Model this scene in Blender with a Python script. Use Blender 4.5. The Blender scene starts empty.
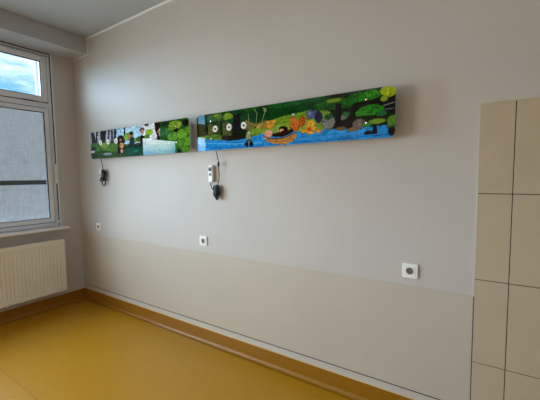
import bpy, bmesh, math, random
import numpy as np
from mathutils import Vector, Matrix

S = bpy.context.scene
COL = S.collection
PI = math.pi

# ------------------------------------------------------------------ camera
cam_d = bpy.data.cameras.new('camera'); cam = bpy.data.objects.new('camera', cam_d); COL.objects.link(cam)
F_PX = 321.76
cam_d.sensor_fit = 'HORIZONTAL'; cam_d.sensor_width = 36.0; cam_d.lens = 36.0 * F_PX / 540.0
YAW, PITCH, ROLL = 2.1502, -0.0743, -0.0127
fwd = Vector((math.cos(PITCH)*math.cos(YAW), math.cos(PITCH)*math.sin(YAW), math.sin(PITCH)))
rgt = Vector((math.sin(YAW), -math.cos(YAW), 0)); upv = rgt.cross(fwd)
r2 = rgt*math.cos(ROLL) + upv*math.sin(ROLL); u2 = -rgt*math.sin(ROLL) + upv*math.cos(ROLL)
M = Matrix((r2, u2, -fwd)).transposed().to_4x4(); M.translation = Vector((4.0092, -1.9774, 1.4535))
cam.matrix_world = M; cam_d.clip_start = 0.05
S.camera = cam

# ------------------------------------------------------------------ view
S.view_settings.view_transform = 'Standard'; S.view_settings.look = 'None'
S.view_settings.gamma = 1.0; S.view_settings.use_curve_mapping = False
S.view_settings.exposure = 0.0
try:
    S.cycles.use_denoising = True
    S.cycles.max_bounces = 10; S.cycles.transparent_max_bounces = 12
    S.cycles.sample_clamp_indirect = 6.0
except Exception: pass

# ------------------------------------------------------------------ world: cloudy sky, brightest low in the south-west
W = bpy.data.worlds.new('sky'); S.world = W; W.use_nodes = True
nt = W.node_tree; nt.nodes.clear()
N = lambda t: nt.nodes.new(t)
out = N('ShaderNodeOutputWorld'); bg = N('ShaderNodeBackground'); tc = N('ShaderNodeTexCoord')
noise = N('ShaderNodeTexNoise'); noise.inputs['Scale'].default_value = 3.2; noise.inputs['Detail'].default_value = 7; noise.inputs['Roughness'].default_value = .62
mp = N('ShaderNodeMapping'); mp.inputs['Scale'].default_value = (1, 1, 3.4); mp.inputs['Location'].default_value = (1.3, .7, .4)
nt.links.new(tc.outputs['Generated'], mp.inputs[0]); nt.links.new(mp.outputs[0], noise.inputs['Vector'])
cr = N('ShaderNodeValToRGB'); cr.color_ramp.elements[0].position = .42; cr.color_ramp.elements[0].color = (.16, .40, .68, 1)
cr.color_ramp.elements[1].position = .58; cr.color_ramp.elements[1].color = (.80, .95, 1.0, 1)
nt.links.new(noise.outputs['Fac'], cr.inputs[0])
# brightness: a glow around the hidden sun, plus the dull ground below the horizon
dot = N('ShaderNodeVectorMath'); dot.operation = 'DOT_PRODUCT'; dot.inputs[1].default_value = Vector((-.78, -.62, .11)).normalized()
nt.links.new(tc.outputs['Generated'], dot.inputs[0])
mr = N('ShaderNodeMapRange'); mr.interpolation_type = 'SMOOTHSTEP'
mr.inputs[1].default_value = .55; mr.inputs[2].default_value = .97; mr.inputs[3].default_value = 1.7; mr.inputs[4].default_value = 21.0
nt.links.new(dot.outputs['Value'], mr.inputs[0])
sx = N('ShaderNodeSeparateXYZ'); nt.links.new(tc.outputs['Generated'], sx.inputs[0])
hz = N('ShaderNodeMapRange'); hz.inputs[1].default_value = -.02; hz.inputs[2].default_value = .03; hz.inputs[3].default_value = 0; hz.inputs[4].default_value = 1
nt.links.new(sx.outputs['Z'], hz.inputs[0])
gm = N('ShaderNodeMixRGB'); gm.inputs[1].default_value = (.10, .11, .09, 1)
nt.links.new(hz.outputs[0], gm.inputs[0]); nt.links.new(cr.outputs[0], gm.inputs[2])
nt.links.new(gm.outputs[0], bg.inputs[0]); nt.links.new(mr.outputs[0], bg.inputs[1]); nt.links.new(bg.outputs[0], out.inputs[0])

# ------------------------------------------------------------------ lights
def area(name, loc, aim, sx_, sy_, power, color, portal=False):
    l = bpy.data.lights.new(name, 'AREA'); l.shape = 'RECTANGLE'; l.size = sx_; l.size_y = sy_; l.energy = power; l.color = color
    o = bpy.data.objects.new(name, l); COL.objects.link(o); o.location = loc
    o.rotation_euler = (Vector(aim)-Vector(loc)).to_track_quat('-Z', 'Y').to_euler()
    if portal: l.cycles.is_portal = True
    return o
area('window_portal', (-.24, -1.07, 1.875), (5, -1.07, 1.875), 1.66, 1.89, 1, (1,1,1), True)
area('window_portal', (-.24, -2.325, 1.875), (5, -2.325, 1.875), .55, 1.89, 1, (1,1,1), True)
area('added_ceiling_fill', (3.2, -3.3, 2.95), (3.2, -3.3, 0), 2.6, 1.6, 16, (.90, .96, 1))  # unseen fill lamp added to lift the ambient level of the room
area('added_side_daylight', (-.10, -3.70, 1.42), (4, -3.70, .85), 1.96, .90, 104, (1, .95, .89))  # lamp added behind the extra side window as main side light
area('added_sash_daylight', (-.095, -1.40, 1.37), (4, -1.40, .60), .70, .70, 37, (.68, .84, 1))  # lamp added behind the sash glass to brighten the left of the wall

# ------------------------------------------------------------------ materials
def lin(c):
    c = [v/255 for v in c]
    return tuple((v/12.92 if v <= .04045 else ((v+.055)/1.055)**2.4) for v in c) + (1,)
def mat(name, rgb, rough=.5, spec=.5, noise_scale=0, noise_amt=.06, bump=0, bump_scale=200, metal=0, coat=0, stretch=None):
    m = bpy.data.materials.new(name); m.use_nodes = True; n = m.node_tree; b = n.nodes['Principled BSDF']
    base = lin(rgb)
    b.inputs['Base Color'].default_value = base; b.inputs['Roughness'].default_value = rough
    b.inputs['Specular IOR Level'].default_value = spec; b.inputs['Metallic'].default_value = metal
    b.inputs['Coat Weight'].default_value = coat; b.inputs['Coat Roughness'].default_value = .03
    t = n.nodes.new('ShaderNodeTexCoord'); vec = t.outputs['Object']
    if stretch:
        g = n.nodes.new('ShaderNodeMapping'); g.inputs['Scale'].default_value = stretch
        n.links.new(vec, g.inputs[0]); vec = g.outputs[0]
    if noise_scale:
        x = n.nodes.new('ShaderNodeTexNoise'); x.inputs['Scale'].default_value = noise_scale; x.inputs['Detail'].default_value = 6
        n.links.new(vec, x.inputs['Vector'])
        r = n.nodes.new('ShaderNodeMapRange'); r.inputs[1].default_value = .3; r.inputs[2].default_value = .7
        r.inputs[3].default_value = 1-noise_amt; r.inputs[4].default_value = 1+noise_amt; n.links.new(x.outputs['Fac'], r.inputs[0])
        h = n.nodes.new('ShaderNodeVectorMath'); h.operation = 'SCALE'; h.inputs[0].default_value = base[:3]
        n.links.new(r.outputs[0], h.inputs['Scale']); n.links.new(h.outputs[0], b.inputs['Base Color'])
    if bump:
        x = n.nodes.new('ShaderNodeTexNoise'); x.inputs['Scale'].default_value = bump_scale; x.inputs['Detail'].default_value = 3
        n.links.new(vec, x.inputs['Vector'])
        p = n.nodes.new('ShaderNodeBump'); p.inputs['Strength'].default_value = bump; p.inputs['Distance'].default_value = .002
        n.links.new(x.outputs['Fac'], p.inputs['Height']); n.links.new(p.outputs[0], b.inputs['Normal'])
    return m
M_wall = mat('wall_paint', (201, 194, 187), .52, .4, 1.2, .02, .12, 60)
M_wallL = mat('wall_paint_window_side', (202, 198, 197), .5, .4, 1.2, .02, .12, 60)
M_ceil = mat('ceiling_paint', (180, 184, 184), .8, .2, .8, .02)
M_beam = mat('beam_paint', (186, 188, 193), .7, .3, 1, .02)
M_caulk = mat('white_caulk', (244, 244, 244), .5)
M_wains = mat('wainscot_vinyl', (198, 187, 172), .42, .4, 2.5, .02, .05, 120)
M_tile = mat('cream_tile', (194, 177, 152), .35, .45, 5, .035)
M_bar = mat('blind_bar', (74, 76, 82), .5)
M_grout = mat('dark_grout', (52, 38, 28), .9, .1)
M_floor = mat('ochre_vinyl', (181, 128, 14), .36, .5, 30, .05, .05, 80)
M_base = mat('ochre_cove', (150, 100, 18), .38, .45, 20, .05)
M_seal = mat('pale_sealant', (224, 196, 150), .5)
M_dark = mat('gap_shadow_and_joint', (58, 48, 44), .7, .2)
M_pvc = mat('white_pvc', (232, 236, 246), .35, .5, 3, .02)
M_gasket = mat('black_gasket', (24, 24, 26), .6)
M_sill = mat('sill_laminate', (236, 234, 232), .35, .5)
M_rad = mat('radiator_enamel', (240, 234, 222), .35, .5)
M_radshade = mat('radiator_inner', (170, 160, 145), .6)
M_white = mat('white_plastic', (250, 249, 245), .3, .5)
M_off = mat('aged_white_plastic', (226, 222, 212), .4)
M_black = mat('black_plastic', (16, 16, 18), .4)
M_grey = mat('grey_plastic', (104, 108, 112), .4)
M_hole = mat('socket_inside', (60, 58, 58), .5)
M_chrome = mat('polished_steel', (235, 235, 235), .12, .5, metal=1)
M_housing = mat('housing_aluminium', (186, 184, 180), .4, .5)
M_edge = mat('board_edge', (210, 226, 216), .15, .5)
M_button = mat('dark_red_button', (96, 30, 38), .4)
M_facade = mat('exterior_render', (222, 228, 232), .8, .2)

def mat_glass():
    m = bpy.data.materials.new('window_glass'); m.use_nodes = True; n = m.node_tree; n.nodes.clear()
    o = n.nodes.new('ShaderNodeOutputMaterial'); mx = n.nodes.new('ShaderNodeMixShader'); fr = n.nodes.new('ShaderNodeFresnel')
    t = n.nodes.new('ShaderNodeBsdfTransparent'); g = n.nodes.new('ShaderNodeBsdfGlossy'); g.inputs['Roughness'].default_value = .0
    t.inputs[0].default_value = (.96, .98, .975, 1)
    ge = n.nodes.new('ShaderNodeNewGeometry'); io = n.nodes.new('ShaderNodeMapRange'); io.inputs[3].default_value = 1.3; io.inputs[4].default_value = 1/1.3
    n.links.new(ge.outputs['Backfacing'], io.inputs[0]); n.links.new(io.outputs[0], fr.inputs[0])
    n.links.new(fr.outputs[0], mx.inputs[0]); n.links.new(t.outputs[0], mx.inputs[1]); n.links.new(g.outputs[0], mx.inputs[2]); n.links.new(mx.outputs[0], o.inputs[0])
    return m
M_glass = mat_glass()
def mat_fabric(name, rgb, trans):
    m = bpy.data.materials.new(name); m.use_nodes = True; n = m.node_tree; n.nodes.clear()
    o = n.nodes.new('ShaderNodeOutputMaterial'); mx = n.nodes.new('ShaderNodeMixShader'); mx.inputs[0].default_value = trans
    d = n.nodes.new('ShaderNodeBsdfDiffuse'); t = n.nodes.new('ShaderNodeBsdfTranslucent')
    tc = n.nodes.new('ShaderNodeTexCoord'); cols = []
    for sc in ((1, 1, 7), (1, 7, 1)):
        g = n.nodes.new('ShaderNodeMapping'); g.inputs['Scale'].default_value = sc; n.links.new(tc.outputs['Object'], g.inputs[0])
        x = n.nodes.new('ShaderNodeTexNoise'); x.inputs['Scale'].default_value = 11; x.inputs['Detail'].default_value = 4; n.links.new(g.outputs[0], x.inputs['Vector']); cols.append(x)
    a = n.nodes.new('ShaderNodeMath'); a.operation = 'ADD'; n.links.new(cols[0].outputs['Fac'], a.inputs[0]); n.links.new(cols[1].outputs['Fac'], a.inputs[1])
    r = n.nodes.new('ShaderNodeMapRange'); r.inputs[1].default_value = .7; r.inputs[2].default_value = 1.3; r.inputs[3].default_value = .86; r.inputs[4].default_value = 1.14; n.links.new(a.outputs[0], r.inputs[0])
    h = n.nodes.new('ShaderNodeVectorMath'); h.operation = 'SCALE'; h.inputs[0].default_value = lin(rgb)[:3]; n.links.new(r.outputs[0], h.inputs['Scale'])
    n.links.new(h.outputs[0], d.inputs[0]); n.links.new(h.outputs[0], t.inputs[0])
    n.links.new(d.outputs[0], mx.inputs[1]); n.links.new(t.outputs[0], mx.inputs[2]); n.links.new(mx.outputs[0], o.inputs[0])
    return m
M_fabric = mat_fabric('blind_fabric', (146, 138, 136), .36)

# ------------------------------------------------------------------ mesh helpers
def add_box(bm, x0, x1, y0, y1, z0, z1, bev=0, seg=2, mi=0):
    g = bmesh.ops.create_cube(bm, size=1); vs = g['verts']
    bmesh.ops.scale(bm, verts=vs, vec=(abs(x1-x0), abs(y1-y0), abs(z1-z0)))
    bmesh.ops.translate(bm, verts=vs, vec=((x0+x1)/2, (y0+y1)/2, (z0+z1)/2))
    fs = set(f for v in vs for f in v.link_faces)
    for f in fs: f.material_index = mi
    if bev:
        es = list(set(e for v in vs for e in v.link_edges))
        r = bmesh.ops.bevel(bm, geom=es, offset=bev, segments=seg, affect='EDGES', profile=.5)
        for f in r['faces']: f.material_index = mi
def add_tube(bm, pts, rad, n=10, mi=0):
    pts = [Vector(p) for p in pts]; rings = []
    rads = rad if isinstance(rad, (list, tuple)) else [rad]*len(pts)
    prev = None
    for i, p in enumerate(pts):
        t = (pts[min(i+1, len(pts)-1)] - pts[max(i-1, 0)]).normalized()
        if prev is None: a = t.orthogonal().normalized()
        else: a = (prev - t*prev.dot(t)).normalized()
        prev = a; b = t.cross(a)
        rings.append([bm.verts.new(p + (a*math.cos(2*PI*k/n) + b*math.sin(2*PI*k/n))*rads[i]) for k in range(n)])
    for i in range(len(rings)-1):
        for k in range(n):
            f = bm.faces.new((rings[i][k], rings[i][(k+1) % n], rings[i+1][(k+1) % n], rings[i+1][k])); f.smooth = True; f.material_index = mi
    bm.faces.new(rings[0][::-1]).material_index = mi; bm.faces.new(rings[-1]).material_index = mi
def spline(ctrl, per=8):
    P = [Vector(p) for p in ctrl]; P = [P[0]*2-P[1]] + P + [P[-1]*2-P[-2]]; o = []
    for i in range(1, len(P)-2):
        for k in range(per):
            t = k/per; a, b, c, d = P[i-1], P[i], P[i+1], P[i+2]
            o.append(.5*((2*b) + (c-a)*t + (2*a-5*b+4*c-d)*t*t + (3*b-a-3*c+d)*t*t*t))
    o.append(P[-2]); return o
def add_lathe_y(bm, prof, n=32, mi=0, cx=0, cz=0):
    # profile of (radius, y) turned round an axis along y
    rings = []
    for r, y in prof:
        rings.append([bm.verts.new((cx + max(r, 1e-4)*math.cos(2*PI*k/n), y, cz + max(r, 1e-4)*math.sin(2*PI*k/n))) for k in range(n)])
    for i in range(len(rings)-1):
        for k in range(n):
            f = bm.faces.new((rings[i][k], rings[i][(k+1) % n], rings[i+1][(k+1) % n], rings[i+1][k])); f.smooth = True; f.material_index = mi
    bm.faces.new(rings[0]).material_index = mi; bm.faces.new(rings[-1]).material_index = mi
def rr(w, h, r, n=8):
    p = []
    for cx, cz, a0 in ((w-r, h-r, 0), (r, h-r, 90), (r, r, 180), (w-r, r, 270)):
        for k in range(n+1):
            a = math.radians(a0 + 90*k/n); p.append((cx + r*math.cos(a), cz + r*math.sin(a)))
    return p
def add_slab(bm, outline, y0, y1, ox=0, oz=0, mi=0):
    a = [bm.verts.new((x+ox, y0, z+oz)) for x, z in outline]; b = [bm.verts.new((x+ox, y1, z+oz)) for x, z in outline]
    bm.faces.new(a).material_index = mi; bm.faces.new(b[::-1]).material_index = mi; n = len(a)
    for i in range(n): bm.faces.new((a[i], b[i], b[(i+1) % n], a[(i+1) % n])).material_index = mi
def obj(name, bm, ms, parent=None, smooth=False):
    bmesh.ops.recalc_face_normals(bm, faces=bm.faces[:])
    me = bpy.data.meshes.new(name); bm.to_mesh(me); bm.free()
    for m in (ms if isinstance(ms, (list, tuple)) else [ms]): me.materials.append(m)
    if smooth:
        for p in me.polygons: p.use_smooth = True
    o = bpy.data.objects.new(name, me); COL.objects.link(o)
    if parent: o.parent = parent; o.location = -parent.matrix_basis.translation if False else (0, 0, 0)
    return o
def struct(name, bm, m, parent=None):
    o = obj(name, bm, m, parent)
    if parent is None: o['kind'] = 'structure'
    return o
def thing(name, label, cat, loc=(0, 0, 0), group=None):
    o = bpy.data.objects.new(name, None); COL.objects.link(o); o.location = loc; o['label'] = label; o['category'] = cat; o.empty_display_size = .05
    if group: o['group'] = group
    return o
def copy_tree(o, parent=None):
    c = o.copy(); COL.objects.link(c)
    if parent: c.parent = parent
    for ch in [q for q in o.children]: copy_tree(ch, c)
    return c
NB = bmesh.new

# ------------------------------------------------------------------ room shell
H = 2.99; XR = 6.4; YF = -5.0; XB = .33; ZB = 2.82; T = .22
b = NB(); add_box(b, -T, XR+.1, YF-.1, .1, -.1, 0); o = struct('floor', b, M_floor)
b = NB(); add_box(b, -T, XR+.1, YF-.1, .1, H, H+.1); struct('ceiling', b, M_ceil)
b = NB(); add_box(b, -T, XR+.1, 0, .1, 0, H); struct('wall_back', b, M_wall)
b = NB(); add_box(b, XR, XR+.1, YF, 0, 0, H); struct('wall_right', b, M_wall)
b = NB(); add_box(b, -T, XR+.1, YF-.1, YF, 0, H); struct('wall_front', b, M_wall)
# window wall with two openings
OP = [(-1.90, -.24), (-2.60, -2.05), (-4.72, -2.68)]; Z0, Z1 = .925, ZB
b = NB()
add_box(b, -T, 0, YF, 0, 0, Z0); add_box(b, -T, 0, YF, 0, Z1, H)
add_box(b, -T, 0, -.24, 0, Z0, Z1); add_box(b, -T, 0, -2.05, -1.90, Z0, Z1); add_box(b, -T, 0, -2.68, -2.60, Z0, Z1); add_box(b, -T, 0, YF, -4.72, Z0, Z1)
struct('wall_left', b, M_wallL)
b = NB(); add_box(b, 0, XB, YF, 0, ZB, H, .006, 2); struct('trim_1', b, M_beam)
# pale caulk line running along the ceiling and round the beam end
b = NB(); add_box(b, XB, XR, -.016, 0, H-.016, H, .004); add_box(b, XB, XB+.016, -.010, 0, ZB-.014, H-.016, .003); add_box(b, 0, XB, -.010, 0, ZB-.014, ZB, .003)
struct('trim_2', b, M_caulk)
# coved vinyl skirting, rising from the floor with a hollow curve
def cove(bm, axis, a0, a1, top=.122, r=.028, th=.006):
    prof = [(.0, top), (th, top)] + [(th + r - r*math.cos(t), r - r*math.sin(t)) for t in [PI/2*k/8 for k in range(9)]][0:]
    prof = [(0, top), (th, top)] + [(th + r*(1-math.cos(PI/2*k/8)), r*(1-math.sin(PI/2*k/8))) for k in range(9)] + [(th+r+.004, 0), (0, 0)]
    rows = []
    for a in (a0, a1):
        rows.append([bm.verts.new((a, -d, z) if axis == 'x' else (d, a, z)) for d, z in prof])
    n = len(prof)
    for i in range(n-1):
        f = bm.faces.new((rows[0][i], rows[0][i+1], rows[1][i+1], rows[1][i]))
    bm.faces.new(rows[0]); bm.faces.new(rows[1][::-1])
XT = 3.9986
b = NB(); cove(b, 'x', 0, XT+.0); struct('baseboard_back', b, M_base)
b = NB(); cove(b, 'y', YF, 0); struct('baseboard_left', b, M_base)
b = NB(); add_box(b, .006, XT, -.008, 0, .122, .1265, .001); add_box(b, 0, .008, YF, -.002, .122, .1265, .001); struct('trim_3', b, M_seal)
# smooth vinyl wainscot sheet with its lower gap shadow drawn as a dark strip
b = NB(); add_box(b, .035, XT-.002, -.005, 0, .1765, .806, .0015); struct('trim_4', b, M_wains)
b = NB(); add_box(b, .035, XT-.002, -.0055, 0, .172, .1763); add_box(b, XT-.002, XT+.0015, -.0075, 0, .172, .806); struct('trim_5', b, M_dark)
# floor weld seam
b = NB(); add_box(b, .35, XR, -1.137, -1.133+.0, 0, .0009); o = struct('trim_6', b, mat('weld_thread', (150, 104, 30), .4))
o.rotation_euler = (0, 0, 0)
# cream tiles beside the wainscot
b = NB(); add_box(b, XT+.0015, 5.95, -.006, 0, 0, 1.800, mi=1)
xs = [XT+.0015, 4.1433, 4.595, 5.047, 5.499, 5.951]; zs = [0, .450, .900, 1.350, 1.8015]
for i in range(5):
    for j in range(4):
        add_box(b, xs[i]+(.0018 if i else 0), xs[i+1]-.0018, -.0095, -.004, zs[j]+(.0018 if j else 0), zs[j+1]-(.0018 if j < 3 else 0), .0012, 2, 0)
struct('trim_7', b, [M_tile, M_grout])
b = NB(); add_box(b, XT-.003, XT+.0015, -.0095, 0, .806, 1.8015, .001); add_box(b, XT-.003, 5.95, -.0095, 0, 1.8015, 1.8055, .001); struct('trim_8', b, mat('tile_edge_strip', (204, 190, 166), .4))

# ------------------------------------------------------------------ windows
def frame_rect(bm, x0, x1, y0, y1, z0, z1, w, bev=.004):
    # four mitred-looking rails of a rectangular frame
    add_box(bm, x0, x1, y0, y0+w, z0, z1, bev); add_box(bm, x0, x1, y1-w, y1, z0, z1, bev)
    add_box(bm, x0, x1, y0+w, y1-w, z0, z0+w, bev); add_box(bm, x0, x1, y0+w, y1-w, z1-w, z1, bev)
def window(idx, y0, y1, sashes):
    # sashes: list of (ya, yb, blind_bottom)
    b = NB(); w = .042
    frame_rect(b, -.075, -.012, y0, y1, Z0, Z1, w)
    add_box(b, -.075, -.012, y0+w, y1-w, 2.225, 2.285, .004)
    for k in range(len(sashes)-1):
        m = (sashes[k][0] + sashes[k+1][1])/2; add_box(b, -.075, -.012, m-.016, m+.016, Z0+w, Z1-w, .003)
    # slim pale cover strip where the frame meets the plaster
    for ya, yb, za, zb in ((y1, y1+.014, Z0, Z1), (y0-.014, y0, Z0, Z1)):
        add_box(b, 0, .004, ya, yb, za, zb, .001)
    root = struct('window_%d' % idx, b, M_pvc)
    g = NB()
    for ya, yb in ((y1-.006, y1), (y0, y0+.006)): add_box(g, -.014, -.004, ya, yb, Z0, Z1)
    add_box(g, -.014, -.004, y0, y1, Z1-.008, Z1); add_box(g, -.0122, -.010, y0, y1, Z1-.030, Z1-.025)
    obj('frame_gap', g, M_gasket, root)
    for (ya, yb, bb) in sashes:
        for (za, zb) in ((Z0+w+.003, 2.222), (2.288, Z1-w-.003)):
            s = NB(); frame_rect(s, -.06, .006, ya, yb, za, zb, .045 if za < 2 else .055, .006)
            so = obj('sash', s, M_pvc, root)
            j = NB(); frame_rect(j, -.0119, -.0105, ya-.007, yb+.007, za-.007, zb+.007, .007, 0); obj('joint', j, M_gasket, so)
            wd = .045 if za < 2 else .055
            if za < 2: wdz = wd
            g = NB(); frame_rect(g, -.012, .0005, ya+wd, yb-wd, za+wd, zb-wd, .006, 0); frame_rect(g, -.014, -.008, ya-.004, yb+.004, za-.004, zb+.004, .005, 0)
            obj('gasket', g, M_gasket, so)
            g = NB(); add_box(g, -.034, -.030, ya+wd, yb-wd, za+wd, zb-wd); obj('glass_pane', g, M_glass, so)
    # rain-side guide rails and outside sill
    g = NB(); add_box(g, -T-.05, -.09, y0, y1, Z0-.02, Z0+.004, .003); obj('outer_sill', g, M_facade, root)
    for ya, yb in ((y1-.075, y1-.035), (y0+.035, y0+.075)):
        g = NB(); add_box(g, -.215, -.170, ya, yb, Z0, Z1, .003); add_box(g, -.150, -.145, ya+.012, yb, Z0, Z1); add_box(g, -.170, -.145, ya+.028, yb, Z0, Z1)
        obj('shutter_guide', g, M_facade, root)
    return root
w1 = window(1, -1.90, -.24, [(-1.006, -.285, 1.03), (-1.855, -1.017, 2.03)])
w2 = window(2, -2.60, -2.05, [(-2.555, -2.088, 2.1)])
w3_added = window(3, -4.72, -2.68, [(-3.695, -2.725, 1.9), (-4.675, -3.705, 1.9)])  # unseen window added to carry the light of the side lamp
# espagnolette hinge covers and the rod of the fanlight opener
g = NB(); add_box(g, .004, .020, -.262, -.246, 1.40, 1.62, .005, 3); obj('hinge', g, M_white, w1)
g = NB(); add_box(g, .004, .018, -.272, -.250, .955, .985, .004, 3); obj('hinge', g, M_white, w1)
g = NB(); add_box(g, .006, .012, -.268, -.258, .962, .972, .001); obj('hinge_cap', g, M_black, w1)
g = NB(); add_tube(g, spline([(.012, -.302, 2.27), (.014, -.302, 2.0), (.014, -.304, 1.76)]), .0055); add_tube(g, [(.014, -.304, 1.78), (.015, -.304, 1.70)], [.008, .009]); obj('opener_rod', g, M_pvc, w1)
g = NB(); add_tube(g, spline([(.014, -.29, 2.285), (.03, -.36, 2.279), (.03, -.46, 2.283), (.012, -.53, 2.287)]), .0035); obj('opener_arm', g, M_grey, w1)

# blinds: each its own thing behind the glass
def blind(name, label, y0, y1, zt, zb, x=-.092, lower=None):
    t = thing(name, label, 'blind', (x, (y0+y1)/2, zt), 'fabric blinds behind the window glass')
    w = (y1-y0)/2; h = zt-zb
    def cloth(h0, h1, xo, nm):
        m = NB(); n = 24; rows = []
        for k in range(n+1):
            z = h0 + (h1-h0)*k/n; rows.append([m.verts.new((xo + .0012*math.sin(k*1.1), s*w, z)) for s in (-1, 1)])
        for k in range(n): m.faces.new((rows[k][0], rows[k][1], rows[k+1][1], rows[k+1][0])).smooth = True
        return obj(nm, m, M_fabric, t)
    cloth(0, -h, 0, 'fabric')
    m = NB(); add_box(m, -.012, .012, -w, w, -h-.048, -h, .005); obj('bottom_bar', m, M_bar, t)
    m = NB(); add_tube(m, [(-.006, -w, .012), (-.006, w, .012)], .016, 16); obj('roller', m, M_grey, t)
    if lower:
        cloth(-h-.01, -(zt-lower), -.034, 'lower_fabric')
        m = NB(); add_box(m, -.042, -.028, -w, w, -(zt-lower)-.015, -(zt-lower), .003); obj('lower_bar', m, M_grey, t)
    return t
blind('window_blind', 'grey fabric blind pulled fully down in the window beside the room corner', -.99, -.30, 2.235, 1.44, lower=1.0)
blind('window_blind', 'grey fabric blind rolled most of the way up, farther sash from the room corner', -1.84, -1.035, 2.235, 2.07)
blind('window_blind', 'narrow grey fabric blind rolled up in the slim second window', -2.54, -2.10, 2.235, 2.19)

for k, (ya, yb) in enumerate(((-3.68, -2.74), (-4.66, -3.72))):
    blind('window_blind', 'grey fabric blind half lowered in the added wide side window, sash %s the room corner' % ('nearer to', 'farther from')[k], ya, yb, 2.235, 1.90)
    blind('added_fanlight_blind', 'grey blind added over the added wide side window top light, pane %s the room corner' % ('nearer to', 'farther from')[k], ya, yb, 2.80, 2.33)  # blind added so the bright pane stays out of the board reflections
# window sill board
b = NB(); add_box(b, -.012, .115, -1.96, -.190, .888, .912, .007, 3)
sl = obj('window_sill', b, M_sill); sl['label'] = 'pale laminate window sill board above the white radiator'; sl['category'] = 'window sill'
b = NB(); add_box(b, .0, .1155, -.192, -.184, .887, .913, .004, 2); obj('end_cap', b, M_white, sl)

# ------------------------------------------------------------------ radiator
rad = thing('radiator', 'white ribbed panel radiator on the wall under the window sill', 'radiator', (.0735, -.95, 0))
ry0, ry1 = -1.65, -.249; RY = -.95
def L(y): return y-RY
# ribbed front sheet as a height field
b = NB(); rz0, rz1 = .187, .773; pitch = .0333; xf = .030
nz = [rz0, rz0+.004, rz0+.028, rz0+.040, rz0+.05, (rz0+rz1)/2, rz1-.05, rz1-.040, rz1-.028, rz1-.004, rz1]
dep = [-.004, 0, 0, .6, 1, 1, 1, .6, 0, 0, -.004]
ny = int((ry1-ry0)/pitch*10); grid = []
for i in range(ny+1):
    y = ry0 + (ry1-ry0)*i/ny; ph = ((y-ry1)/pitch) % 1.0
    edge = min(y-ry0, ry1-y) < .022
    s = 0 if edge else (1 if .30 < ph < .70 else (0 if (ph < .18 or ph > .82) else .5))
    row = []
    for z, d in zip(nz, dep):
        x = xf - (.009*s*d if d > 0 else -d if False else 0) - (.004 if z in (rz0, rz1) else 0)
        row.append(b.verts.new((x, L(y), z)))
    grid.append(row)
for i in range(ny):
    for j in range(len(nz)-1): b.faces.new((grid[i][j], grid[i+1][j], grid[i+1][j+1], grid[i][j+1]))
obj('front_panel', b, M_rad, rad)
b = NB(); add_box(b, -.040, -.034, L(ry0), L(ry1), rz0+.01, rz1-.01, .002); obj('rear_panel', b, M_rad, rad)
b = NB()
for k in range(int((ry1-ry0-.02)/.025)):
    y = L(ry0)+.012+k*.025; add_box(b, -.032, .018, y, y+.004, rz0+.03, rz1-.03)
obj('convector_fins', b, M_radshade, rad)
for y in (L(ry1)-.003, L(ry0)):
    b = NB(); add_box(b, -.042, .029, y, y+.003, rz0+.006, rz1+.004, .001); obj('side_cover', b, M_rad, rad)
b = NB(); add_box(b, -.042, -.038, L(ry0), L(ry1), rz1-.004, rz1+.005); add_box(b, .024, .029, L(ry0), L(ry1), rz1-.004, rz1+.005, .001)
n = int((ry1-ry0)/.02)
for k in range(n+1): y = L(ry0)+k*(ry1-ry0-.004)/n; add_box(b, -.038, .024, y, y+.004, rz1-.001, rz1+.003)
obj('top_grille', b, M_rad, rad)
for y in (L(-.80), L(-1.45)):
    b = NB(); add_box(b, -.07, .012, y-.012, y+.012, rz0-.014, rz0+.006, .003); obj('wall_bracket', b, M_white, rad)
    
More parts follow.
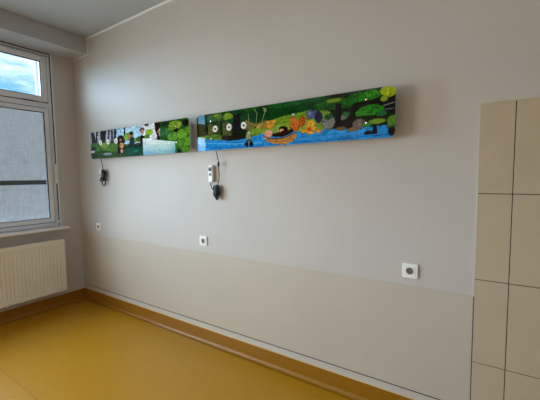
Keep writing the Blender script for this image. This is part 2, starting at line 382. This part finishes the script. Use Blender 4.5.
# ------------------------------------------------------------------ printed boards over the beds
BIG = [
    ('p', [(-0.068, 0.419), (1.55, 0.357), (1.558, -0.127), (-0.093, -0.148)], (24, 44, 22)),
    ('p', [(-0.004, 0.308), (0.371, 0.294), (0.368, 0.17), (-0.009, 0.197)], (38, 62, 40)),
    ('p', [(0.272, 0.283), (1.147, 0.301), (1.147, 0.181), (0.939, 0.192), (0.787, 0.183), (0.639, 0.144), (0.444, 0.177), (0.27, 0.209)], (22, 70, 34)),
    ('e', 0.827, 0.271, 0.1705, 0.026, (26, 88, 40)),
    ('e', 1.025, 0.282, 0.098, 0.025, (28, 90, 44)),
    ('e', 0.641, 0.24, 0.067, 0.0412, (20, 62, 30)),
    ('e', 0.537, 0.28, 0.0799, 0.0245, (40, 92, 34)),
    ('p', [(0.516, 0.12), (0.639, 0.158), (0.772, 0.188), (0.939, 0.202), (1.094, 0.218), (1.147, 0.181), (1.147, 0.072), (0.515, 0.084)], (112, 146, 48)),
    ('p', [(0.639, 0.116), (0.864, 0.149), (1.08, 0.146), (1.094, 0.089), (0.638, 0.089)], (134, 160, 66)),
    ('p', [(-0.082, 0.111), (0.184, 0.087), (0.394, 0.064), (0.497, 0.071), (0.638, 0.089), (0.864, 0.083), (1.08, 0.081), (1.243, 0.069), (1.392, 0.07), (1.555, 0.066), (1.557, -0.073), (-0.093, -0.148)], (44, 140, 208)),
    ('p', [(0.033, 0.118), (0.185, 0.125), (0.307, 0.093), (0.306, 0.067), (0.032, 0.096)], (92, 124, 52)),
    ('l', [(0.009, 0.068), (0.345, 0.038), (0.637, 0.026)], 0.0064, (100, 178, 228)),
    ('l', [(0.085, 0.023), (0.44, 0.01), (0.637, 0.005)], 0.0048, (20, 92, 172)),
    ('l', [(0.938, 0.032), (1.147, 0.035), (1.334, 0.038)], 0.0059, (70, 150, 215)),
    ('l', [(0.909, 0.015), (1.147, 0.011), (1.363, 0.016), (1.514, 0.018)], 0.0046, (18, 86, 160)),
    ('l', [(1.147, 0.06), (1.363, 0.056)], 0.0037, (80, 160, 215)),
    ('e', 0.168, 0.246, 0.0578, 0.0305, (66, 108, 74)),
    ('e', 0.071, 0.244, 0.044, 0.0236, (30, 66, 48)),
    ('e', 0.241, 0.249, 0.0304, 0.0338, (80, 118, 62)),
    ('e', 0.326, 0.244, 0.0513, 0.0251, (112, 146, 46)),
    ('e', 0.211, 0.264, 0.041, 0.012, (122, 150, 60)),
    ('p', [(0.026, 0.21), (0.092, 0.207), (0.099, 0.117), (0.022, 0.123)], (74, 70, 44)),
    ('p', [(0.124, 0.204), (0.177, 0.203), (0.174, 0.118), (0.126, 0.114)], (92, 98, 58)),
    ('p', [(0.27, 0.194), (0.31, 0.212), (0.359, 0.192), (0.356, 0.097), (0.277, 0.103)], (86, 94, 56)),
    ('p', [(0.219, 0.214), (0.25, 0.211), (0.247, 0.113), (0.216, 0.115)], (60, 78, 42)),
    ('p', [(0.379, 0.242), (0.45, 0.255), (0.442, 0.09), (0.469, 0.066), (0.336, 0.068), (0.385, 0.109)], (22, 20, 20)),
    ('l', [(0.407, 0.224), (0.361, 0.273)], 0.0102, (22, 20, 20)),
    ('l', [(0.426, 0.222), (0.474, 0.267)], 0.0102, (22, 20, 20)),
    ('e', 0.384, 0.078, 0.1045, 0.0177, (38, 32, 30)),
    ('e', 0.297, 0.09, 0.04, 0.018, (52, 42, 40)),
    ('e', 0.526, 0.151, 0.054, 0.0252, (104, 100, 52)),
    ('l', [(0.499, 0.193), (0.561, 0.165), (0.639, 0.13), (0.706, 0.131)], 0.0128, (142, 118, 62)),
    ('l', [(0.534, 0.133), (0.605, 0.161), (0.673, 0.175)], 0.0085, (128, 118, 60)),
    ('l', [(0.588, 0.163), (0.598, 0.238), (0.572, 0.269)], 0.0042, (140, 150, 100)),
    ('l', [(0.64, 0.178), (0.666, 0.237), (0.65, 0.267)], 0.0048, (150, 158, 110)),
    ('l', [(0.526, 0.183), (0.519, 0.24)], 0.0042, (130, 140, 90)),
    ('e', 0.666, 0.251, 0.0132, 0.0162, (126, 150, 92)),
    ('e', 0.52, 0.084, 0.0234, 0.0328, (138, 142, 98)),
    ('e', 0.525, 0.105, 0.0126, 0.0142, (180, 180, 140)),
    ('e', 0.523, 0.027, 0.0432, 0.0214, (22, 30, 48)),
    ('e', 0.523, 0.048, 0.0234, 0.0128, (66, 76, 60)),
    ('e', 0.706, 0.148, 0.0412, 0.0297, (196, 144, 56)),
    ('e', 0.739, 0.165, 0.0211, 0.0135, (214, 160, 60)),
    ('e', 0.631, 0.145, 0.0383, 0.0206, (176, 148, 70)),
    ('e', 0.902, 0.122, 0.0405, 0.0357, (186, 104, 48)),
    ('e', 0.887, 0.163, 0.0225, 0.0195, (206, 112, 52)),
    ('e', 0.954, 0.143, 0.0275, 0.0344, (178, 90, 30)),
    ('e', 0.888, 0.195, 0.012, 0.0078, (190, 196, 200)),
    ('e', 0.81, 0.105, 0.0362, 0.0225, (26, 18, 20)),
    ('e', 0.798, 0.099, 0.0189, 0.0122, (216, 160, 128)),
    ('e', 0.693, 0.088, 0.0385, 0.0247, (222, 156, 128)),
    ('e', 0.738, 0.081, 0.0211, 0.0137, (150, 150, 150)),
    ('p', [(0.646, 0.074), (0.705, 0.052), (0.801, 0.049), (0.909, 0.076), (0.916, 0.047), (0.878, 0.017), (0.809, 0.005), (0.721, 0.017), (0.671, 0.041)], (186, 132, 66)),
    ('l', [(0.646, 0.074), (0.705, 0.051), (0.801, 0.047), (0.909, 0.075)], 0.007, (96, 60, 28)),
    ('l', [(0.68, 0.037), (0.785, 0.024), (0.894, 0.042)], 0.0034, (140, 94, 46)),
    ('p', [(0.722, 0.082), (0.879, 0.105), (0.894, 0.081), (0.802, 0.057), (0.729, 0.061)], (48, 30, 24)),
    ('e', 1.011, 0.087, 0.0385, 0.0313, (222, 164, 60)),
    ('e', 1.014, 0.118, 0.0252, 0.0225, (232, 166, 50)),
    ('e', 1.07, 0.072, 0.0193, 0.0137, (212, 152, 56)),
    ('e', 0.964, 0.078, 0.0188, 0.0127, (216, 150, 48)),
    ('e', 1.004, 0.088, 0.0157, 0.0127, (200, 80, 40)),
    ('e', 1.029, 0.182, 0.0462, 0.0313, (88, 92, 132)),
    ('e', 1.008, 0.188, 0.0157, 0.0163, (122, 132, 172)),
    ('e', 1.07, 0.159, 0.0261, 0.0375, (46, 42, 72)),
    ('e', 1.137, 0.121, 0.0437, 0.0453, (122, 122, 120)),
    ('e', 1.137, 0.155, 0.0305, 0.018, (44, 92, 48)),
    ('e', 1.249, 0.131, 0.0343, 0.0388, (106, 112, 108)),
    ('e', 1.248, 0.157, 0.0208, 0.0153, (52, 108, 60)),
    ('e', 1.166, 0.212, 0.143, 0.0192, (40, 84, 34)),
    ('e', 1.094, 0.23, 0.0596, 0.0184, (36, 96, 38)),
    ('e', 1.173, 0.247, 0.0574, 0.0141, (112, 146, 46)),
    ('e', 1.26, 0.229, 0.0429, 0.023, (46, 104, 36)),
    ('p', [(1.179, 0.225), (1.22, 0.22), (1.217, 0.137), (1.233, 0.07), (1.166, 0.073), (1.184, 0.141)], (20, 18, 16)),
    ('p', [(1.217, 0.119), (1.249, 0.128), (1.285, 0.165), (1.309, 0.162), (1.286, 0.071), (1.224, 0.071)], (34, 30, 26)),
    ('e', 1.328, 0.089, 0.0435, 0.0317, (110, 102, 94)),
    ('e', 1.286, 0.062, 0.0343, 0.0138, (124, 104, 78)),
    ('e', 1.218, 0.074, 0.0357, 0.012, (112, 92, 66)),
    ('p', [(1.285, 0.257), (1.473, 0.274), (1.532, 0.217), (1.533, 0.136), (1.285, 0.141)], (16, 24, 16)),
    ('e', 1.356, 0.244, 0.1058, 0.0281, (46, 122, 32)),
    ('e', 1.285, 0.234, 0.0429, 0.023, (36, 96, 34)),
    ('e', 1.401, 0.257, 0.046, 0.0191, (60, 136, 38)),
    ('e', 1.492, 0.257, 0.0484, 0.0344, (158, 172, 36)),
    ('e', 1.468, 0.217, 0.022, 0.0165, (132, 150, 48)),
    ('l', [(1.463, 0.177), (1.495, 0.186), (1.527, 0.19)], 0.005, (120, 124, 130)),
    ('l', [(1.469, 0.157), (1.522, 0.159)], 0.005, (96, 104, 116)),
    ('e', 1.397, 0.162, 0.0787, 0.0326, (44, 126, 34)),
    ('e', 1.345, 0.152, 0.0411, 0.0184, (56, 134, 46)),
    ('e', 1.453, 0.137, 0.033, 0.0165, (40, 104, 60)),
    ('e', 1.431, 0.096, 0.0523, 0.0157, (118, 150, 44)),
    ('e', 1.374, 0.083, 0.031, 0.0112, (60, 140, 56)),
    ('e', 1.51, 0.092, 0.0263, 0.0308, (84, 128, 44)),
    ('e', 1.508, 0.059, 0.0269, 0.0083, (70, 98, 40)),
    ('p', [(1.408, 0.083), (1.428, 0.081), (1.432, 0.024), (1.401, 0.027)], (18, 22, 28)),
    ('e', 1.386, 0.035, 0.0322, 0.0115, (20, 28, 34)),
    ('e', 1.513, 0.034, 0.0226, 0.0242, (14, 20, 18)),
]
SMALL = [
    ('p', [(-0.167, 0.654), (1.661, 0.404), (1.638, -0.15), (-0.251, -0.111)], (52, 78, 40)),
    ('p', [(-0.074, 0.342), (0.529, 0.346), (0.515, 0.17), (-0.095, 0.148)], (158, 160, 172)),
    ('p', [(0.497, 0.368), (0.971, 0.346), (0.956, 0.121), (0.476, 0.124)], (166, 196, 214)),
    ('e', 0.833, 0.296, 0.0915, 0.0183, (196, 214, 226)),
    ('e', 0.592, 0.286, 0.0831, 0.019, (150, 170, 196)),
    ('p', [(0.912, 0.343), (1.248, 0.341), (1.236, 0.137), (0.898, 0.143)], (206, 208, 214)),
    ('p', [(0.022, 0.28), (0.082, 0.286), (0.119, 0.156), (0.028, 0.141)], (28, 26, 32)),
    ('p', [(0.122, 0.293), (0.161, 0.289), (0.137, 0.145), (0.097, 0.137)], (42, 40, 46)),
    ('p', [(0.2, 0.296), (0.312, 0.297), (0.288, 0.135), (0.203, 0.13)], (30, 28, 28)),
    ('l', [(0.061, 0.266), (0.034, 0.3)], 0.0074, (28, 26, 32)),
    ('l', [(0.138, 0.25), (0.19, 0.297)], 0.0083, (28, 26, 32)),
    ('l', [(0.269, 0.229), (0.349, 0.293)], 0.0081, (28, 26, 32)),
    ('l', [(0.414, 0.218), (0.376, 0.301)], 0.0069, (30, 28, 34)),
    ('l', [(0.466, 0.214), (0.542, 0.296)], 0.0079, (30, 28, 34)),
    ('p', [(0.349, 0.293), (0.381, 0.294), (0.354, 0.151), (0.327, 0.153)], (46, 44, 50)),
    ('p', [(0.399, 0.299), (0.439, 0.301), (0.43, 0.156), (0.391, 0.159)], (64, 62, 78)),
    ('p', [(0.453, 0.3), (0.498, 0.302), (0.478, 0.143), (0.443, 0.146)], (30, 28, 32)),
    ('p', [(0.62, 0.302), (0.646, 0.302), (0.636, 0.133), (0.61, 0.135)], (18, 22, 20)),
    ('l', [(0.543, 0.305), (0.571, 0.235)], 0.0077, (40, 38, 44)),
    ('e', 0.105, 0.115, 0.1268, 0.0567, (58, 104, 44)),
    ('e', 0.055, 0.107, 0.0477, 0.0212, (28, 50, 26)),
    ('e', 0.24, 0.118, 0.0413, 0.0187, (30, 52, 26)),
    ('e', 0.401, 0.068, 0.0533, 0.016, (32, 54, 28)),
    ('e', 0.332, 0.102, 0.145, 0.0512, (84, 124, 52)),
    ('e', 0.215, 0.052, 0.171, 0.0311, (40, 80, 34)),
    ('e', 0.475, 0.104, 0.1042, 0.0494, (82, 112, 54)),
    ('e', 0.032, 0.077, 0.0523, 0.0127, (200, 204, 208)),
    ('e', 0.317, 0.042, 0.0913, 0.0142, (136, 146, 154)),
    ('e', 0.057, 0.033, 0.0994, 0.0159, (44, 64, 52)),
    ('e', 0.27, 0.131, 0.0745, 0.0308, (118, 144, 70)),
    ('e', 0.691, 0.191, 0.0806, 0.0399, (122, 156, 62)),
    ('e', 0.776, 0.147, 0.0625, 0.0225, (112, 148, 60)),
    ('e', 0.869, 0.155, 0.0665, 0.0274, (72, 96, 46)),
    ('e', 0.558, 0.182, 0.054, 0.0312, (24, 20, 18)),
    ('p', [(0.509, 0.181), (0.615, 0.163), (0.614, 0.037), (0.496, 0.033)], (36, 26, 22)),
    ('e', 0.571, 0.113, 0.0371, 0.0293, (188, 132, 92)),
    ('e', 0.559, 0.167, 0.0268, 0.0137, (150, 96, 64)),
    ('e', 0.57, 0.059, 0.0236, 0.0195, (172, 140, 130)),
    ('e', 0.733, 0.217, 0.0381, 0.0206, (26, 20, 20)),
    ('p', [(0.716, 0.194), (0.778, 0.18), (0.78, 0.076), (0.691, 0.081)], (34, 42, 66)),
    ('e', 0.706, 0.19, 0.024, 0.0209, (176, 126, 80)),
    ('e', 0.904, 0.235, 0.0402, 0.0219, (28, 20, 20)),
    ('e', 0.907, 0.222, 0.0268, 0.0201, (170, 112, 100)),
    ('p', [(0.879, 0.191), (0.96, 0.175), (0.954, 0.084), (0.864, 0.09)], (24, 20, 24)),
    ('p', [(0.643, 0.096), (0.94, 0.093), (1.006, -0.01), (0.603, -0.001)], (28, 76, 66)),
    ('l', [(0.609, 0.086), (0.74, 0.097), (0.954, 0.09)], 0.0107, (14, 24, 26)),
    ('e', 0.8, 0.047, 0.0465, 0.0131, (48, 118, 96)),
    ('e', 0.703, 0.023, 0.0544, 0.0095, (40, 100, 84)),
    ('p', [(0.933, 0.3), (1.026, 0.297), (0.995, 0.263), (0.951, 0.262)], (22, 16, 16)),
    ('p', [(1.082, 0.29), (1.164, 0.287), (1.166, 0.229), (1.124, 0.207), (1.154, 0.16), (1.157, 0.072), (1.097, 0.076), (1.116, 0.163), (1.091, 0.218)], (36, 22, 20)),
    ('e', 1.138, 0.202, 0.0165, 0.014, (170, 116, 84)),
    ('e', 1.008, 0.207, 0.057, 0.0284, (142, 172, 58)),
    ('e', 0.974, 0.17, 0.0439, 0.0219, (96, 136, 52)),
    ('p', [(1.165, 0.299), (1.566, 0.305), (1.55, -0.066), (1.145, -0.051)], (40, 84, 36)),
    ('e', 1.224, 0.258, 0.0583, 0.0221, (34, 56, 40)),
    ('e', 1.226, 0.186, 0.0795, 0.0362, (54, 106, 62)),
    ('e', 1.358, 0.237, 0.0875, 0.0368, (122, 150, 50)),
    ('e', 1.318, 0.209, 0.0637, 0.0184, (98, 132, 46)),
    ('e', 1.373, 0.192, 0.0371, 0.0151, (20, 26, 16)),
    ('e', 1.484, 0.243, 0.0408, 0.0244, (18, 26, 14)),
    ('e', 1.535, 0.236, 0.0186, 0.0272, (96, 110, 48)),
    ('e', 1.327, 0.142, 0.0765, 0.0385, (98, 148, 54)),
    ('e', 1.44, 0.155, 0.0727, 0.0413, (104, 152, 52)),
    ('e', 1.508, 0.182, 0.0428, 0.0276, (96, 140, 46)),
    ('e', 1.492, 0.093, 0.0594, 0.0446, (100, 150, 48)),
    ('e', 1.412, 0.086, 0.0564, 0.0368, (82, 134, 52)),
    ('e', 1.465, 0.024, 0.072, 0.0314, (86, 130, 44)),
    ('e', 1.298, 0.063, 0.0901, 0.0431, (74, 122, 56)),
    ('e', 1.178, 0.053, 0.0945, 0.0525, (58, 100, 60)),
    ('e', 1.409, 0.006, 0.0346, 0.0251, (22, 40, 50)),
    ('e', 1.538, 0.032, 0.0118, 0.0406, (12, 18, 10)),
]
BW, BH, BR = 1.53, .283, .034
def vnoise(x, z, f, seed):
    r = np.random.RandomState(seed); G = r.rand(64, 256)
    u = x*f; v = z*f; i = np.floor(u).astype(int); j = np.floor(v).astype(int); a = u-i; c = v-j
    a = a*a*(3-2*a); c = c*c*(3-2*c); g = lambda p, q: G[q % 64, p % 256]
    return (g(i, j)*(1-a)+g(i+1, j)*a)*(1-c) + (g(i, j+1)*(1-a)+g(i+1, j+1)*a)*c
def paint(ops, X, Z, seed):
    C = np.zeros(X.shape+(3,))
    wx = (vnoise(X, Z, 60, seed)-.5)*.007 + (vnoise(X, Z, 140, seed+1)-.5)*.005
    wz = (vnoise(X, Z, 60, seed+2)-.5)*.006 + (vnoise(X, Z, 140, seed+3)-.5)*.005
    for op in ops:
        fine = op[0] == 'l' or (op[0] == 'e' and min(op[3], op[4]) < .018)
        k = .3 if fine else 1.0; x = X+wx*k; z = Z+wz*k; col = np.array(op[-1], float)
        if op[0] == 'e':
            d = ((x-op[1])/op[3])**2 + ((z-op[2])/op[4])**2; m = d < 1
            C[m] = col
            C[m & (d > (.72 if fine else .86))] = col*.62
            if not fine:      # leaf and stone mottling: drawn brush dabs
                h = m & (d < .8) & (vnoise(X, Z, 95, seed+7) > .62); C[h] = col*1.15
                h = m & (vnoise(X, Z, 80, seed+8) < .30); C[h] = col*.78
            continue
        if op[0] == 'p':
            m = np.zeros(X.shape, bool); P = op[1]; n = len(P)
            for i in range(n):
                (x1, z1), (x2, z2) = P[i], P[(i+1) % n]
                if z1 == z2: continue
                c = ((z1 > z) != (z2 > z)) & (x < (x2-x1)*(z-z1)/(z2-z1)+x1); m ^= c
        else:
            m = np.zeros(X.shape, bool); P = op[1]; rw = op[2]/2
            for i in range(len(P)-1):
                ax, az = P[i]; bx, bz = P[i+1]; l2 = (bx-ax)**2+(bz-az)**2
                t = np.clip(((x-ax)*(bx-ax)+(z-az)*(bz-az))/l2, 0, 1)
                m |= ((x-ax-t*(bx-ax))**2+(z-az-t*(bz-az))**2) < rw*rw
        C[m] = col
        if op[0] == 'p':
            h = m & (vnoise(X*.35, Z*1.4, 70, seed+5) > .66); C[h] = col*1.12
            h = m & (vnoise(X*.5, Z, 90, seed+6) < .28); C[h] = col*.86
    C = np.clip(128+(C*(.93+.14*vnoise(X, Z, 260, seed+9))[..., None]-128)*1.14, 4, 255)/255
    return np.where(C <= .04045, C/12.92, ((C+.055)/1.055)**2.4)
def mat_print():
    m = bpy.data.materials.new('printed_gloss_board'); m.use_nodes = True; n = m.node_tree; p = n.nodes['Principled BSDF']
    a = n.nodes.new('ShaderNodeAttribute'); a.attribute_name = 'ink'; n.links.new(a.outputs['Color'], p.inputs['Base Color'])
    p.inputs['Roughness'].default_value = .6; p.inputs['Specular IOR Level'].default_value = 0
    p.inputs['Coat Weight'].default_value = 1; p.inputs['Coat Roughness'].default_value = .0; p.inputs['Coat IOR'].default_value = 1.33
    return m
M_print = mat_print()
YB = -.09     # front face of the boards
def board(x0, label, ops, seed, group='printed boards over the bed places'):
    t = thing('printed_wall_board', label, 'wall board', (x0, 0, 1.66), group)
    b = NB(); add_slab(b, rr(BW, BH, BR, 10), YB+.001, YB+.011); 
    es = [e for e in b.edges if abs(e.verts[0].co.y-e.verts[1].co.y) < 1e-6]
    obj('board_core', b, M_edge, t)
    nx, nz_ = 510, 94; st = .003
    zz = np.linspace(0, BH, nz_+1)
    verts = []; cols = []
    XX = []; ZZ = []
    for z in zz:
        d = BR-z if z < BR else (z-(BH-BR) if z > BH-BR else 0); ins = BR-math.sqrt(max(BR*BR-d*d, 0)) if d > 0 else 0
        XX.append(np.linspace(ins, BW-ins, nx+1)); ZZ.append(np.full(nx+1, z))
    XX = np.array(XX); ZZ = np.array(ZZ); C = paint(ops, XX, ZZ, seed)
    V = np.stack([XX, np.full_like(XX, YB), ZZ], -1).reshape(-1, 3)
    idx = np.arange((nx+1)*(nz_+1)).reshape(nz_+1, nx+1)
    Fq = np.stack([idx[:-1, :-1], idx[:-1, 1:], idx[1:, 1:], idx[1:, :-1]], -1).reshape(-1, 4)
    me = bpy.data.meshes.new('printed_picture'); me.from_pydata(V.tolist(), [], Fq.tolist())
    at = me.color_attributes.new('ink', 'FLOAT_COLOR', 'POINT')
    at.data.foreach_set('color', np.concatenate([C.reshape(-1, 3), np.ones((V.shape[0], 1))], 1).astype(np.float32).ravel())
    me.materials.append(M_print); pic = bpy.data.objects.new('printed_picture', me); COL.objects.link(pic); pic.parent = t
    pic['label'] = 'glossy printed forest and river picture'
    b = NB(); add_box(b, .05, BW-.05, YB+.0115, 0, .035, BH-.035, .006, 3); obj('housing', b, M_housing, t)
    for u in (.158, BW-.158):
        for v in (.092, .226):
            b = NB(); add_lathe_y(b, [(.0001, YB-.0075), (.0055, YB-.007), (.0078, YB-.004), (.008, YB+.0005)], 20, cx=u, cz=v); obj('mounting_stud', b, M_chrome, t)
    for u in (.203, .342, .481):
        b = NB(); add_lathe_y(b, [(.0100, YB-.001), (.0105, YB-.005), (.013, YB-.0065), (.022, YB-.0065), (.0262, YB-.003), (.0268, YB+.0005), (.0095, YB+.0008)], 32, cx=u, cz=.163)
        so = obj('outlet_ring', b, M_white, t)
        b = NB(); add_lathe_y(b, [(.0001, YB-.0012), (.0105, YB-.0012), (.0105, YB+.0002)], 24, cx=u, cz=.163)
        add_lathe_y(b, [(.0001, YB-.006), (.0035, YB-.006), (.005, YB-.0015)], 12, cx=u, cz=.163); obj('outlet_socket', b, M_black, so)
    return t
board(2.076, 'long glossy board with blue river, boat and green forest print, nearer the tiles', BIG, 11)
board(.460, 'long glossy board with grey tree trunks and bushes print, nearer the window', SMALL, 47)

# ------------------------------------------------------------------ wall sockets
def make_socket(loc, label):
    t = thing('wall_socket', label, 'socket', loc, 'white wall sockets above the wainscot')
    s = .0415
    b = NB()
    add_slab(b, rr(2*s, 2*s, .006, 5), -.011, 0, -s, -s)
    bmesh.ops.bevel(b, geom=[e for e in b.edges if abs(e.verts[0].co.y+.011) < 1e-5 and abs(e.verts[1].co.y+.011) < 1e-5], offset=.003, segments=2, affect='EDGES')
    obj('frame_plate', b, M_white, t)
    b = NB(); add_box(b, -.0305, .0305, -.0135, -.010, -.0305, .0305, .002, 2)
    obj('centre_plate', b, M_white, t)
    b = NB(); add_lathe_y(b, [(.0225, -.0138), (.0215, -.0150), (.0200, -.0145), (.0195, -.0139)], 32); obj('rim', b, M_off, t)
    b = NB(); add_lathe_y(b, [(.0001, -.0139), (.0196, -.0139), (.0196, -.0136)], 32); w = obj('socket_well', b, M_hole, t)
    b = NB()
    for x in (-.0095, .0095): add_lathe_y(b, [(.0001, -.0142), (.0028, -.0142), (.0028, -.0139)], 12, cx=x)
    obj('pin_hole', b, M_black, w)
    b = NB(); add_tube(b, [(0, -.0136, .0095), (0, -.024, .0095)], .0024, 10); obj('earth_pin', b, M_chrome, w)
    return t
s0 = make_socket((2.031, 0, .906), 'white wall socket below the handset, between the other two sockets')
for loc, lab in (((.384, 0, .904), 'small white wall socket nearest the window corner'), ((3.682, 0, .896), 'white wall socket nearest the cream tiles')):
    c = copy_tree(s0); c.location = loc; c['label'] = lab

# ------------------------------------------------------------------ nurse call handsets
def jumble(cx, cy, cz, rx, rz, loops, seed, ry=.012):
    r = random.Random(seed); pts = []
    for k in range(loops*6):
        a = 2*PI*k/6; q = 1-.25*r.random(); pts.append((cx + rx*q*math.cos(a)+r.uniform(-.1, .1)*rx, cy + r.uniform(-ry, ry), cz + rz*q*math.sin(a)+r.uniform(-.08, .08)*rz))
    return pts
def handset_body(t, ox, oz, m=M_white):
    b = NB(); add_slab(b, rr(.042, .138, .009, 6), -.034, -.010, ox-.021, oz)
    bmesh.ops.bevel(b, geom=[e for e in b.edges if abs(e.verts[0].co.y+.034) < 1e-5 and abs(e.verts[1].co.y+.034) < 1e-5], offset=.005, segments=3, affect='EDGES')
    h = obj('handset', b, m, t)
    b = NB(); add_box(b, ox-.016, ox+.016, -.0355, -.033, oz+.088, oz+.122, .003); obj('button_field', b, M_grey, h)
    b = NB(); add_lathe_y(b, [(.0001, -.0395), (.008, -.0385), (.0105, -.035)], 20, cx=ox, cz=oz+.105); obj('call_button', b, M_button, h)
    b = NB(); add_box(b, ox-.014, ox+.014, -.0355, -.033, oz+.052, oz+.076, .002); obj('label_plate', b, M_grey, h)
    return h
t = thing('nurse_call_handset', 'white call handset with tangled black cord below the river and boat board', 'handset', (2.160, 0, 1.41), 'nurse call handsets hanging under the boards')
handset_body(t, -.005, 0)
b = NB(); add_box(b, -.020, .014, -.012, 0, .030, .110, .003, 2); obj('wall_holder', b, M_off, t)
b = NB(); add_tube(b, spline([(.085, -.06, .262), (.086, -.045, .22), (.086, -.03, .16)]), .0032); add_tube(b, [(.086, -.03, .165), (.086, -.03, .155), (.086, -.03, .135), (.086, -.03, .125)], [.004, .009, .009, .004], 12)
add_tube(b, spline([(.086, -.03, .13), (.082, -.022, .06), (.072, -.02, .0), (.064, -.022, -.03)]), .0032); obj('cord', b, M_black, t)
b = NB(); add_tube(b, spline([(-.004, -.028, .003), (-.002, -.03, -.03), (.018, -.03, -.06), (.045, -.028, -.075)]), .0042); obj('cord', b, M_black, t)
b = NB()
for k, (cx, cz, rx, rz) in enumerate(((.052, -.075, .030, .052), (.060, -.085, .020, .060), (.066, -.070, .024, .045), (.064, -.105, .016, .045), (.046, -.06, .022, .032))):
    add_tube(b, spline(jumble(cx, -.028, cz, rx, rz, 2, 5+k), 5), .0048, 8)
add_tube(b, [(.055, -.03, -.03), (.060, -.034, -.085), (.066, -.03, -.12)], [.012, .018, .010], 12)
obj('cord_bundle', b, M_black, t, True)

t = thing('nurse_call_handset', 'dark handset wrapped in its black cord below the tree trunk board', 'handset', (.560, 0, 1.40), 'nurse call handsets hanging under the boards')
b = NB(); add_tube(b, spline([(.03, -.06, .262), (.022, -.04, .20), (.012, -.03, .150)]), .004); obj('cord', b, M_black, t)
b = NB()
for k, (cx, cz, rx, rz) in enumerate(((.000, .085, .042, .055), (.014, .075, .046, .058), (-.012, .07, .040, .040), (.020, .105, .030, .042))):
    add_tube(b, spline(jumble(cx, -.03, cz, rx, rz, 2, 25+k, .018), 5), .0062, 8)
add_tube(b, spline([(.012, -.03, .05), (-.018, -.03, .02), (-.010, -.03, -.015), (.022, -.03, -.028), (.046, -.03, 0), (.04, -.03, .045)]), .006, 8)
add_tube(b, spline([(-.02, -.03, .06), (-.055, -.03, .035), (-.045, -.03, .022), (0, -.03, .03)]), .006, 8)
obj('cord_bundle', b, M_black, t, True)
b = NB(); add_slab(b, rr(.032, .085, .008, 6), -.062, -.030, -.010, .065); h = obj('handset', b, M_off, t)
b = NB(); add_box(b, -.003, .015, -.0635, -.060, .075, .100, .002); obj('button_field', b, M_grey, h)
